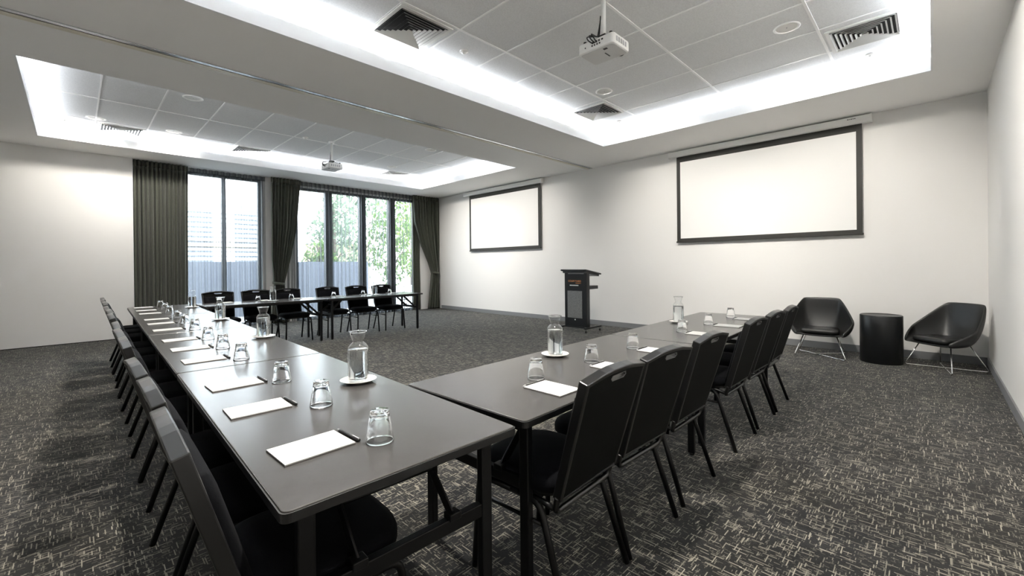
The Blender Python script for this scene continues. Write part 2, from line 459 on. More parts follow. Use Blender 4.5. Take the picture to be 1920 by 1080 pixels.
curtain('drape_curtain', 'dark olive drape tied back against the projection screen wall',
        [(H, (-.93, -.012, 1.)), (2.6, (-.88, -.012, 1.05)), (1.9, (-.66, -.02, 1.15)), (1.4, (-.40, -.05, 1.25)), (1.09, (-.27, -.07, 1.4)), (.8, (-.31, -.05, 1.3)), (0, (-.43, -.015, 1.1))], 10, .060, -.088, 8, (1.09, -.27, -.07))
def sheer(label, y0, y1, seed):
    n = int((y1-y0)/.105)
    b = lambda z: (y0, y1, .75+.35*(H-z)/H)
    m = drape('s', -.195, (.012, ZC), b, n, .034, SHEER, rows=14, cols=n*12, seed=seed)
    o = m.build('sheer_curtain', SHEER, smooth=True)
    tag(o, label, 'sheer curtain', 'grey sheers in front of the glass')
    h = MB()
    h.bm.free(); h.bm = drape('s', -.195, (ZC-.10, ZC-.002), b, n, .036, SHEER, rows=2, cols=n*12, seed=seed).bm
    h.build('heading_tape', SHEER, o, smooth=True)
sheer('translucent grey sheer over the window beside the partition wall', -6.92, -4.80, 21)
sheer('translucent grey sheer over the four-pane window by the screen wall', -4.35, -.91, 22)
tag(drape('c', -.20, (.012, ZC), lambda z: (-.89, -.62, 1.), 4, .03, DRAPE, rows=6, seed=31).build('lining_curtain', DRAPE, smooth=True, solid=.004),
    'narrow straight dark panel hanging behind the tied-back drape at the screen wall', 'curtain')

# ------------------------------------------------------------------ tables
TL, TW, TZ = 1.82, .745, .735
def make_table():
    root = empty('folding_table')
    pts = rrect(-TL/2, TL/2, -TW/2, TW/2, .02)
    MB().prism(pts, TZ-.026, TZ).build('tabletop', LAM, root, bevel=.003, angle=60)
    e = 0.004
    MB().prism(rrect(-TL/2-e, TL/2+e, -TW/2-e, TW/2+e, .022), TZ-.027, TZ-.004, holes=[rrect(-TL/2+.001, TL/2-.001, -TW/2+.001, TW/2-.001, .019)]).build('edge_band', EDGE, root)
    MB().prism(rrect(-TL/2+.06, TL/2-.06, -TW/2+.06, TW/2-.06, .02), TZ-.055, TZ-.028, holes=[rrect(-TL/2+.10, TL/2-.10, -TW/2+.10, TW/2-.10, .015)]).build('under_frame', STEEL, root)
    lx, ly = TL/2-.085, TW/2-.075
    for sx in (-1, 1):
        for sy in (-1, 1):
            lg = MB().box(sx*lx-.015, sx*lx+.015, sy*ly-.022, sy*ly+.022, .012, TZ-.05).build('leg', STEEL, root, bevel=.004)
            MB().lathe([(0, 0), (.018, 0), (.018, .012), (0, .012)], 12, (sx*lx, sy*ly, 0)).build('glide', PENM, lg)
            MB().bar((sx*lx, sy*.16, .47), (sx*(lx-.23), sy*.16, TZ-.045), .035, .008, (0, 1, 0)).build('brace', STEEL, root, bevel=.002)
        cbm = MB().box(sx*lx-.014, sx*lx+.014, -ly+.023, ly-.023, .43, .475)
        for sy in (-1, 1): cbm.box(sx*lx-.02, sx*lx+.02, sy*.16-.022, sy*.16+.022, .468, .492)
        cbm.build('crossbar', STEEL, root, bevel=.003)
        MB().tube([(sx*(lx-.115), -.16, .595), (sx*(lx-.115), .16, .595)], .007).build('brace_rod', STEEL, root, smooth=True)
    return root
T0 = make_table(); TABLES = []
def place_table(x, y, rz, label, group, sx=1.):
    t = T0 if not TABLES else copy_tree(T0)
    t.location = (x, y, 0); t.rotation_euler = (0, 0, rz); t.scale = (sx, 1, 1)
    tag(t, label, 'table', group); TABLES.append(t); return t
AL = .029
UL = Vector((-math.cos(AL), math.sin(AL), 0)); VL = Vector((math.sin(AL), math.cos(AL), 0))
NL = Vector((9.682, -7.545, 0)); PITCH = 1.832
for i, lab in enumerate(('black folding table nearest the camera, at the open corner of the U',
                         'second folding table from the camera in the long row by the partition wall',
                         'third folding table from the camera in the long row by the partition wall',
                         'last folding table of the long row, beside the straight dark drape')):
    c = NL + UL*(i*PITCH+TL/2) + VL*(TW/2)
    place_table(c.x, c.y, PI-AL, lab, 'folding tables of the long row')
AR = .030
UR = Vector((-math.sin(AR), math.cos(AR), 0)); VR = Vector((math.cos(AR), math.sin(AR), 0)); NR = Vector((8.952, -6.772, 0))
c = NR + UR*(1.895/2) + VR*(TW/2)
place_table(c.x, c.y, PI/2+AR, 'folding table butting against the corner table, at the camera end of the short row', 'folding tables of the short row', 1.888/TL)
c = NR + UR*(1.900+2.05/2) + VR*(TW/2)
place_table(c.x, c.y, PI/2+AR, 'far folding table of the short row, closest to the lectern', 'folding tables of the short row', 2.045/TL)
WX = 3.15-TW/2
place_table(WX, (-6.545-4.755)/2, PI/2, 'folding table under the window beside the long row end', 'folding tables of the window row', 1.78/TL)
place_table(WX, (-4.75-2.78)/2, PI/2, 'folding table under the four-pane window, with free end near tied-back drape', 'folding tables of the window row', 1.96/TL)

# ------------------------------------------------------------------ banquet chairs
def make_chair():
    root = empty('banquet_chair')
    # seat cushion
    sp = []
    for k in range(40):
        t = 2*PI*k/40; ct, st = math.cos(t), math.sin(t)
        ex = .42 if st < 0 else .62
        sp.append((.222*math.copysign(abs(ct)**ex, ct), .035 + .222*math.copysign(abs(st)**ex, st)))
    m = MB(); bm = m.bm; rings = []
    for s_, z in ((.93, .425), (1.0, .437), (1.0, .462), (.965, .480), (.86, .490), (.5, .495)):
        rings.append([bm.verts.new((x*s_, .035+(y-.035)*s_, z)) for x, y in sp])
    for A, B in zip(rings, rings[1:]):
        for k in range(40): bm.faces.new((A[k], A[(k+1) % 40], B[(k+1) % 40], B[k]))
    bm.faces.new(rings[0][::-1]); bm.faces.new(rings[-1])
    m.build('seat', CFAB, root, smooth=True)
    MB().prism([(x*.88, .035+(y-.035)*.88) for x, y in sp], .408, .427).build('seat_pan', STEEL, root)
    # back, built upright in (x, z) then leaned
    lean = Matrix.Translation((0, -.165, .37)) @ Matrix.Rotation(-math.radians(16.2), 4, 'X').inverted() if 0 else None
    def outline(o, zb, ztop=.553):
        # z measured along the leaned back from the lower loop
        p = [(-.200+o*-1, zb), (-.220-o, ztop-.018+o*.5), (-.105, ztop+o), (-.05, ztop+.004+o), (.05, ztop+.004+o), (.105, ztop+o), (.220+o, ztop-.018+o*.5), (.200+o, zb)]
        return p
    slot = [(-.055, .525), (-.042, .515), (.042, .515), (.055, .525), (.048, .535), (-.048, .535)]
    ang = math.radians(16.4)
    ML = Matrix.Translation((0, -.170, .372)) @ Matrix.Rotation(ang, 4, 'X')
    # shell (rear) between y=-.018..-.006, frame ring thicker, cushion in front
    MB().prism(outline(-.006, .075), -.0225, -.004, 'y', holes=[slot]).move(ML).build('back_shell', CVINYL, root, bevel=.002)
    ring_o = outline(.006, .06); ring_i = [(-.188, .072), (-.206, .526), (-.10, .541), (-.05, .545), (.05, .545), (.10, .541), (.206, .526), (.188, .072)]
    fr = MB().prism(ring_o, -.024, .014, 'y', holes=[ring_i])
    # tubes running on below the upholstery into the lower loop
    fr.tube(fillet([(-.200, -.005, .07), (-.194, -.005, .0), (.194, -.005, .0), (.200, -.005, .07)], .05), .0125, 8)
    fr.move(ML).build('back_frame', FRAMEB, root, bevel=.004)
    cm_ = MB(); bm = cm_.bm; rings = []
    base = outline(-.014, .082, .490)
    def dense(poly, n=5):
        out = []
        for a, b in zip(poly, poly[1:]+poly[:1]):
            for i in range(n): out.append((a[0]+(b[0]-a[0])*i/n, a[1]+(b[1]-a[1])*i/n))
        return out
    dp = dense(base); cz = .29
    for s_, y in ((1.0, -.004), (1.0, .014), (.97, .027), (.88, .036), (.6, .041)):
        rings.append([bm.verts.new((x*s_, y, cz+(z-cz)*s_)) for x, z in dp])
    n = len(dp)
    for A, B in zip(rings, rings[1:]):
        for k in range(n): bm.faces.new((A[k], A[(k+1) % n], B[(k+1) % n], B[k]))
    bm.faces.new(rings[0][::-1]); bm.faces.new(rings[-1])
    cm_.move(ML).build('backrest', CFAB, root, smooth=True)
    rim = MB().prism([(x*1.05, .525+(z-.525)*1.2) for x, z in slot], -.0235, .012, 'y', holes=[slot])
    rim.move(ML).build('handle_slot', SLOTM, root)
    # legs: front leg bends over into the seat rail, rear leg bends down and splays back
    for s_ in (-1, 1):
        MB().tube(fillet([(s_*.222, .235, .0), (s_*.205, .215, .395), (s_*.205, .03, .397)], .05), .0135, 8).build('leg', STEEL, root, smooth=True)
        MB().tube(fillet([(s_*.224, -.25, .0), (s_*.206, -.115, .395), (s_*.205, .03, .397)], .05), .0135, 8).build('leg', STEEL, root, smooth=True)
        MB().tube([(s_*.2085, .219, .315), (s_*.2085, -.143, .315)], .008, 8).build('stretcher', STEEL, root, smooth=True)
        MB().tube(fillet([(s_*.194, -.172, .385), (s_*.200, -.12, .400), (s_*.200, -.05, .402)], .03), .011, 8).build('back_bracket', STEEL, root, smooth=True)
    MB().tube([(-.205, .10, .397), (.205, .10, .397)], .009, 8).tube([(-.205, -.09, .397), (.205, -.09, .397)], .009, 8).build('seat_rail', STEEL, root, smooth=True)
    return root
C0 = make_chair(); NCH = [0]
def place_chair(x, y, rz, label, group):
    c = C0 if NCH[0] == 0 else copy_tree(C0)
    NCH[0] += 1
    c.location = (x, y, 0); c.rotation_euler = (0, 0, rz); tag(c, label, 'chair', group); return c
ORD = ['first', 'second', 'third', 'fourth', 'fifth', 'sixth', 'seventh', 'eighth', 'ninth', 'tenth', 'eleventh', 'twelfth']
LX = [9.355, 8.85, 8.345, 7.53, 7.04, 6.53, 5.69, 5.14, 4.62, 3.77, 3.23, 2.69]
for i, x in enumerate(LX):
    j = [0, .012, -.01, .004, -.008, .01][i % 6]
    place_chair(x, -7.385+.0155*(9.36-x)+j*.4, .02*((i*37) % 5-2)/2, 'black banquet chair, %s from the camera along the wall side of the long row' % ORD[i], 'chairs along the long row')
RY = [-6.44, -5.945, -5.385, -4.495, -3.93, -3.40]
for i, y in enumerate(RY):
    place_chair(9.548-.011*(y+6.455), y, PI/2+[.04, -.03, 0, 0, -.02, .02][i], 'black banquet chair, back to the armchairs, %s from the camera in the short row' % ORD[i], 'chairs along the short row')
WY = [-6.20, -5.66, -5.13, -4.41, -3.83, -3.255]
for i, y in enumerate(WY):
    place_chair(2.60, y, -PI/2+[.02, -.03, .03, 0, -.02, .02][i], 'black banquet chair with its back to the windows, %s along from the long row' % ORD[i], 'chairs along the window row')

# ------------------------------------------------------------------ table settings
def make_pad():
    root = empty('notepad')
    MB().box(-.076, .076, -.1045, .1045, .0025, .006).build('paper_sheets', PAPER, root)
    MB().box(-.0765, .0765, -.105, .105, 0, .0025).build('backing_board', BACKING, root)
    return root
def make_pen():
    root = empty('pen')
    MB().tube([(-.074, 0, .005), (-.07, 0, .005), (.055, 0, .005)], .005, 10).build('barrel', PENM, root, smooth=True)
    MB().lathe([(.005, 0), (.003, .010), (.001, .017), (0, .018)], 10).move(Matrix.Translation((.055, 0, .005)) @ Matrix.Rotation(PI/2, 4, 'Y')).build('tip', GREYP, root, smooth=True)
    MB().box(-.072, -.03, -.0015, .0015, .0095, .0115).build('clip', GREYP, root)
    return root
def make_glass():
    root = empty('upturned_tumbler')
    # inverted: rim on the table, thick foot on top
    MB().lathe([(0, .082), (.0245, .081), (.029, .076), (.0407, .006), (.0414, 0), (.0425, -.0002), (.0438, .0008), (.0427, .008), (.0318, .078), (.0298, .085), (.0298, .097), (.0285, .099), (.012, .0975), (0, .0975)], 32).move(Matrix.Translation((0, 0, .0003))).build('glass_wall', TUMBLER, root, smooth=True)
    return root
def make_carafe():
    root = empty('water_carafe')
    out = [(0, 0), (.040, 0), (.046, .004), (.048, .012), (.0485, .150), (.046, .166), (.036, .180), (.0275, .187), (.026, .192), (.031, .208), (.040, .238), (.0395, .240)]
    MB().lathe(out, 32).build('glass_body', CARAFE, root, smooth=True)
    MB().lathe([(0, .010), (.042, .010), (.0455, .015), (.0462, .149), (.0455, .153), (0, .153)], 32).build('water', WATER, root, smooth=True)
    MB().tube([(.040*math.cos(2*PI*k/32), .040*math.sin(2*PI*k/32), .239) for k in range(32)], .0028, 8, True).build('lip', TUMBLER, root, smooth=True)
    return root
def make_saucer():
    o = MB().lathe([(0, 0), (.048, 0), (.050, .003), (.070, .008), (.084, .0145), (.085, .016), (.083, .0165), (.068, .0105), (.048, .006), (0, .006)], 40).build('saucer', CHINA, smooth=True)
    return o
P0, N0, G0, K0, U0 = make_pad(), make_pen(), make_glass(), make_carafe(), make_saucer()
first = {}
def put(proto, loc, rz, label, cat, group):
    o = proto if proto.name not in first else copy_tree(proto)
    first[proto.name] = 1
    o.location = loc; o.rotation_euler = (0, 0, rz); tag(o, label, cat, group); return o
ROWS = []
# (pad x,y,rot) (pen) (glass)
LP = [(9.362, -7.361), (8.822, -7.366), (8.346, -7.338), (7.556, -7.322), (7.04, -7.31), (6.52, -7.297), (5.745, -7.278), (5.125, -7.258), (4.62, -7.238), (3.76, -7.212), (3.215, -7.200), (2.60, -7.175)]
LG = [(9.468, -7.188), (8.965, -7.174), (8.452, -7.163), (7.708, -7.158), (7.19, -7.148), (6.65, -7.136), (5.90, -7.10), (5.27, -7.085), (4.76, -7.07), (3.90, -7.04), (3.36, -7.02), (2.74, -7.0)]
SIDES = {'L': ('the long row', -AL, LP, LG), }
for i, ((px, py), (gx, gy)) in enumerate(zip(LP, LG)):
    a = -AL + [.06, .0, .05, .02, .0, .03, .0, .02, .0, .02, 0, .01][i]
    put(P0, (px, py, TZ), a, 'white notepad on the long row, %s from the camera' % ORD[i], 'notepad', 'notepads on the long row')
    c = Vector((px, py, TZ)) + Matrix.Rotation(a, 3, 'Z') @ Vector((-.004, .119, 0))
    put(N0, c, a+PI+[.02, .05, .0, .03, .04, .02][i % 6], 'black pen at the inner end of the %s long-row notepad from the camera' % ORD[i], 'pen', 'pens on the long row')
    put(G0, (gx, gy, TZ), i*.7, 'upturned clear tumbler on the long row, %s from the camera' % ORD[i], 'glass', 'tumblers on the long row')
RP = [(9.512, -6.366), (9.508, -5.828), (9.485, -5.262), (9.44, -4.40), (9.44, -3.80), (9.425, -3.215)]
RG = [(9.362, -6.276), (9.385, -5.785), (9.385, -5.265), (9.335, -4.372), (9.30, -3.786), (9.285, -3.13)]
for i, ((px, py), (gx, gy)) in enumerate(zip(RP, RG)):
    a = PI/2 + [.0, .0, .02, .0, .05, .0][i]
    put(P0, (px, py, TZ), a, 'white notepad on the short row, %s from the camera' % ORD[i], 'notepad', 'notepads on the short row')
    if i == 0 or True:
        c = Vector((px, py, TZ)) + Matrix.Rotation(a, 3, 'Z') @ Vector((0, .114, 0))
        put(N0, c, a+PI, 'black pen against the %s short-row notepad from the camera' % ORD[i], 'pen', 'pens on the short row')
    gx2 = min(gx, px-.175)
    put(G0, (gx2, gy, TZ), i*.9, 'upturned clear tumbler on the short row, %s from the camera' % ORD[i], 'glass', 'tumblers on the short row')
WG = [-6.28, -5.74, -5.22, -4.48, -3.90, -3.32]
for i, gy in enumerate(WG):
    put(P0, (2.575, gy+.135, TZ), -PI/2, 'white notepad on the window row, %s along from the long row' % ORD[i], 'notepad', 'notepads on the window row')
    put(G0, (2.74, gy, TZ), i, 'upturned clear tumbler on the window row, %s along from the long row' % ORD[i], 'glass', 'tumblers on the window row')
CF = [((8.742, -6.908), 'on the corner table nearest the camera'), ((6.909, -6.815), 'on the second long-row table from the camera'), ((5.245, -6.77), 'on the third long-row table from the camera'), ((3.204, -6.70), 'on the last long-row table, by the straight drape'),
      ((2.90, -5.56), 'on the window row, nearer the long row'), ((2.90, -3.735), 'on the window row, nearer its free end'), ((9.077, -5.801), 'on the near table of the short row'), ((9.017, -3.863), 'on the far table of the short row')]
for i, ((x, y), where) in enumerate(CF):
    put(U0, (x, y, TZ), 0, 'round white saucer under the carafe ' + where, 'saucer', 'saucers under the carafes')
    put(K0, (x, y, TZ+.0065), i, 'clear carafe of water ' + where, 'carafe', 'water carafes on the tables')

# ------------------------------------------------------------------ projection screens
def screen(x0, x1, z0, z1, h0, h1, label, mark):
    root = empty('projection_screen', ((x0+x1)/2, -.06, z0)); tag(root, label, 'projection screen', 'screens on the long wall')
    inv = Matrix.Translation(-Vector(root.location))
    MB().box(x0+.065, x1-.065, -.062, -.058, z0+.075, z1-.10).move(inv).build('screen_fabric', SCREENM, root)
    b = MB().prism([(x0, z0+.02), (x1, z0+.02), (x1, z1), (x0, z1)], -.0625, -.0575, 'y', holes=[[(x0+.066, z0+.076), (x1-.066, z0+.076), (x1-.066, z1-.10), (x0+.066, z1-.10)]])
    b.move(inv).build('border', SBORDER, root)
    MB().box(x0-.012, x1+.012, -.072, -.048, z0, z0+.028).move(inv).build('weight_bar', SBORDER, root, bevel=.004)
    MB().prism(rrect(-.105, -.003, 3.252, 3.362, .022), h0, h1, 'x').move(inv).build('casing', WHITEP, root, bevel=.002)
    for a, c in ((h0-.012, h0), (h1, h1+.012)):
        MB().prism(rrect(-.108, -.003, 3.249, 3.365, .022), a, c, 'x').move(inv).build('end_cap', WHITEP, root, bevel=.003)
    if mark:
        mk = MB()
        xx = x1-.16
        for wd in (.018, .010, .016, .012, .014): mk.box(xx, xx+wd, -.1062, -.105, 3.322, 3.333); xx += wd+.006
        mk.move(inv).build('maker_mark', PENM, root)
screen(7.373, 10.039, 1.678, 3.252, 7.24, 10.14, 'large projection screen on the wall above the short row and armchairs', True)
screen(1.431, 4.050, 1.692, 3.252, 1.215, 4.11, 'projection screen on the wall nearest the windows', False)

# ------------------------------------------------------------------ lectern
L = empty('lectern', (5.83, -.92, 0)); tag(L, 'black wheeled lectern with orange lettering standing against the screen wall', 'lectern')
def lm(m): return m.move(Matrix.Translation((-5.83, .92, 0)))
lm(MB().box(5.575, 6.090, -1.125, -1.095, .105, 1.135)).build('front_panel', LECT, L, bevel=.004)
lm(MB().box(5.575, 5.60, -1.095, -1.02, .105, 1.12).box(6.065, 6.090, -1.095, -1.02, .105, 1.12)).build('side_rail', LECT, L, bevel=.004)
lm(MB().box(5.645, 5.985, -1.131, -1.125, .27, .79)).build('speaker_grille', GRILLE, L)
tp = MB().box(-.30, .30, -.26, .26, -.014, .014).box(-.27, .27, -.225, .235, -.05, -.014)
tp.move(Matrix.Translation((5.82, -.925, 1.150)) @ Matrix.Rotation(-math.radians(9), 4, 'X'))
lm(tp).build('sloped_top', LECT, L, bevel=.004)
lm(MB().box(5.66, 6.03, -1.1285, -1.125, 1.118, 1.133)).build('silver_strip', GREYP, L)  # plain silver-grey strip below the sloped top
lm(MB().box(5.60, 6.065, -1.095, -.70, .82, .885)).build('shelf', LECT, L, bevel=.004)
lm(MB().box(5.51, 5.56, -1.19, -.66, .075, .105).box(6.06, 6.11, -1.19, -.66, .075, .105).box(5.56, 6.06, -1.12, -1.02, .078, .105)).build('base', LECT, L, bevel=.005)
for cx, cy in ((5.535, -1.16), (6.085, -1.16), (5.535, -.69), (6.085, -.69)):
    cst = lm(MB().box(cx-.014, cx+.014, cy-.014, cy+.014, .05, .078)).build('caster', CHROME, L, bevel=.003)
    w_ = MB().lathe([(0, -.010), (.022, -.010), (.025, -.006), (.025, .006), (.022, .010), (0, .010)], 18).move(Matrix.Translation((cx+.006, cy, .026)) @ Matrix.Rotation(PI/2, 4, 'Y'))
    lm(w_).build('wheel', PENM, cst, smooth=True)
lm(MB().lathe([(0, 0), (.014, 0), (.012, .005), (0, .005)], 16).move(Matrix.Translation((5.82, -1.125, .236)) @ Matrix.Rotation(PI/2, 4, 'X'))).build('badge', WPRINT, L)
def lettering(text, x, z, size, mat, name):
    cu = bpy.data.curves.new(name, 'FONT'); cu.body = text; cu.size = size; cu.extrude = .0012; cu.align_x = 'RIGHT'
    cu.materials.append(mat)
    t = bpy.data.objects.new(name, cu); COL.objects.link(t)
    me = bpy.data.meshes.new_from_object(t.evaluated_get(bpy.context.evaluated_depsgraph_get()))
    bpy.data.objects.remove(t); me.name = name
    o = bpy.data.objects.new(name, me); COL.objects.link(o); o.parent = L
    o.location = (x-5.83, -1.1265+.92, z); o.rotation_euler = (PI/2, 0, 0); return o
lettering('COURTYARD', 5.965, .962, .050, ORANGE, 'lettering')
lettering('MARRIOTT', 5.965, .930, .026, ORANGE, 'lettering')
sm = MB(); xx = 5.70
for wd in (.024, .018, .022, .012, .020, .018, .024, .014, .022, .02, .012): sm.box(xx, xx+wd-.004, -1.127, -1.125, .886, .906); xx += wd
lm(sm).build('small_lettering', WPRINT, L)

# ------------------------------------------------------------------ armchairs and drum table
def make_armchair():
    root = empty('lounge_armchair')
    rim = [(.262, .300, .362), (.335, .195, .425), (.388, .075, .500), (.380, .020, .530), (.300, -.160, .690), (.235, -.275, .790), (.212, -.300, .802), (.10, -.318, .806)]
    pan = [(.235, .270, .325), (.262, .190, .318), (.264, .090, .318), (.258, .030, .318), (.230, -.070, .324), (.185, -.150, .334), (.135, -.188, .342), (.06, -.205, .345)]
    rim = rim + [(-x, y, z) for x, y, z in rim[::-1]]; pan = pan + [(-x, y, z) for x, y, z in pan[::-1]]
    m = MB(); bm = m.bm; n = len(rim); G = []
    for i in range(n):
        r, p = Vector(rim[i]), Vector(pan[i]); row = []
        for j in range(5):
            t = j/4
            q = p.lerp(r, t); bul = math.sin(PI*t)*.030
            dirv = Vector((p.x, p.y-.05, 0)); dirv = dirv.normalized() if dirv.length > 0 else dirv
            q += dirv*bul + Vector((0, 0, -bul*.8)); row.append(bm.verts.new(q))
        G.append(row)
    for i in range(n-1):
        for j in range(4): bm.faces.new((G[i][j], G[i+1][j], G[i+1][j+1], G[i][j+1]))
    h = n//2; mid = []
    for i in range(h):
        a, b = G[i][0], G[n-1-i][0]
        mid.append([a] + [bm.verts.new(a.co.lerp(b.co, k/4) + Vector((0, 0, -.008))) for k in (1, 2, 3)] + [b])
    for A, B in zip(mid, mid[1:]):
        for k in range(4): bm.faces.new((A[k], A[k+1], B[k+1], B[k]))
    k = mid[-1]; bm.faces.new((k[0], k[1], k[2], k[3], k[4]))
    o = m.build('shell', LEATHER, root, smooth=True)
    md = o.modifiers.new('Solidify', 'SOLIDIFY'); md.thickness = .032; md.offset = 0
    md = o.modifiers.new('Subd', 'SUBSURF'); md.levels = 2; md.render_levels = 2
    # seat pad
    pts = rrect(-.215, .215, -.17, .285, .07, 6); m = MB(); bm = m.bm; rings = []
    for s_, z in ((.95, .340), (1.0, .352), (1.0, .378), (.95, .394), (.8, .400), (.4, .403)):
        rings.append([bm.verts.new((x*s_*(1+.12*(y+.17)), .0575+(y-.0575)*s_, z - (.012 if y > .2 else 0)*0 + .02*(.285-y)*-.3)) for x, y in pts])
    nn = len(pts)
    for A, B in zip(rings, rings[1:]):
        for q in range(nn): bm.faces.new((A[q], A[(q+1) % nn], B[(q+1) % nn], B[q]))
    bm.faces.new(rings[0][::-1]); bm.faces.new(rings[-1])
    m.build('seat_cushion', LEATHER, root, smooth=True)
    # two crossing bent chrome rods
    for s_ in (-1, 1):
        z0 = .009 if s_ < 0 else .0235
        MB().tube(fillet([(s_*.19, .17, .315), (s_*.30, .285, z0), (-s_*.29, -.255, z0), (-s_*.17, -.12, .325)], .035, 6), .007, 10).build('crossed_leg_rod', CHROME, root, smooth=True)
    for sx, sy in ((-1, 1), (1, 1), (-1, -1), (1, -1)):
        MB().lathe([(0, 0), (.010, 0), (.010, .008), (0, .008)], 10, (sx*.275, .262 if sy > 0 else -.24, 0)).build('glide', PENM, root)
    return root
A0 = make_armchair()
A0.scale = (.94, .94, .985); A0.location = (9.625, -.62, 0); A0.rotation_euler = (0, 0, PI+.10)
tag(A0, 'black leather shell armchair nearer the tables, on the lectern side of the drum table', 'armchair', 'black leather armchairs')
A1 = copy_tree(A0); A1.scale = (.89, .9, .985); A1.location = (10.855, -.61, 0); A1.rotation_euler = (0, 0, PI-.70)
tag(A1, 'black leather shell armchair turned towards the room in the wall corner', 'armchair', 'black leather armchairs')
dr = empty('drum_side_table', (10.262, -.58, 0)); tag(dr, 'black drum side table between the two armchairs', 'side table')
MB().lathe([(0, 0), (.212, 0), (.216, .004), (.216, .60), (.213, .607), (.207, .610)], 64).build('drum_body', DRUMM, dr, smooth=True)
MB().lathe([(.207, .610), (.204, .606), (0, .606)], 64).build('tabletop', DRUMM, dr, smooth=True)

# ------------------------------------------------------------------ ceiling fittings
def make_vent():
    root = empty('ceiling_vent')
    def sq(h, r=.004): return rrect(-h, h, -h, h, r, 2)
    MB().prism(sq(.297), -.014, 0, holes=[sq(.262)]).build('frame', VENTM, root, bevel=.003)
    MB().box(-.262, .262, -.262, .262, -.002, 0).build('throat_shade', VENTD, root)  # flat black plate stands for the shade up inside the duct
    lv = MB(); bm = lv.bm
    for k in range(7):
        a = .258-.037*k; b = a-.015
        for zz in (0, .0015):
            lo = [bm.verts.new((sx*a, sy*a, -.022+zz)) for sx, sy in ((-1,-1),(1,-1),(1,1),(-1,1))]
            hi = [bm.verts.new((sx*b, sy*b, -.006+zz)) for sx, sy in ((-1,-1),(1,-1),(1,1),(-1,1))]
            for q in range(4): bm.faces.new((lo[q], lo[(q+1) % 4], hi[(q+1) % 4], hi[q]))
    lv.build('louver', VENTM, root)
    return root
V0 = make_vent()
for i, (x, y, lab) in enumerate(((7.14, -5.56, 'square four-way ceiling vent closest above the corner table'), (7.145, -2.32, 'square four-way ceiling vent over the middle of the lectern side tray'), (10.265, -2.29, 'square four-way ceiling vent above the armchairs'),
                                 (1.19, -7.31, 'square four-way ceiling vent close to the partition wall'), (1.18, -5.44, 'square four-way ceiling vent above the straight drape end of the windows'), (1.15, -2.30, 'square four-way ceiling vent in the far corner by the screen wall'))):
    put(V0, (*up(x, y), HT), 0, lab, 'vent', 'square ceiling vents')
def make_down():
    root = empty('recessed_downlight')
    MB().lathe([(.118, 0), (.118, -.004), (.108, -.008), (.094, -.006), (.092, 0)], 36).build('trim_ring', WHITEP, root, smooth=True)
    MB().lathe([(0, -.0015), (.093, -.0015), (.093, 0), (0, 0)], 36).build('lamp_face', LAMPD, root)
    MB().lathe([(0, -.006), (.006, -.006), (.006, -.0015), (0, -.0015)], 12).build('centre_stud', GREYP, root)
    return root
D0 = make_down()
DL = [(9.732, -2.957, 'round downlight beside the ceiling vent above the armchairs'), (7.634, -2.912, 'round downlight beside the middle vent of the lit tray over the tables'),
      (3.606, -6.725, 'round downlight close to the bulkhead in the far tray'), (1.665, -6.681, 'round downlight between vents at the partition end of the far tray'),
      (1.662, -7.62, 'round downlight behind the vent near the partition wall'), (3.647, -2.897, 'round downlight in the far tray towards the screen wall'), (1.812, -2.697, 'round downlight beside the far corner vent')]
for x, y, lab in DL: put(D0, (*up(x, y), HT), 0, lab, 'downlight', 'round ceiling downlights')
def make_det():
    root = empty('ceiling_sensor')
    MB().lathe([(.048, 0), (.048, -.006), (.040, -.014), (0, -.014)], 24).build('rose', WHITEP, root, smooth=True)
    MB().lathe([(.018, -.014), (.016, -.030), (0, -.032)], 16).build('sensor_head', WHITEP, root, smooth=True)
    return root
E0 = make_det()
for x, y, lab in ((7.159, -4.92, 'small ceiling sensor beside the vent closest above the corner table'), (10.261, -1.656, 'small ceiling sensor by the armchairs end of the lit tray'), (7.157, -1.701, 'small ceiling sensor by the tray corner beside the middle vent'),
                  (1.27, -7.96, 'small ceiling sensor in the partition wall corner of the far tray'), (2.809, -4.98, 'small ceiling sensor beside the far projector pole')):
    put(E0, (*up(x, y), HT), 0, lab, 'ceiling sensor', 'small round ceiling sensors')
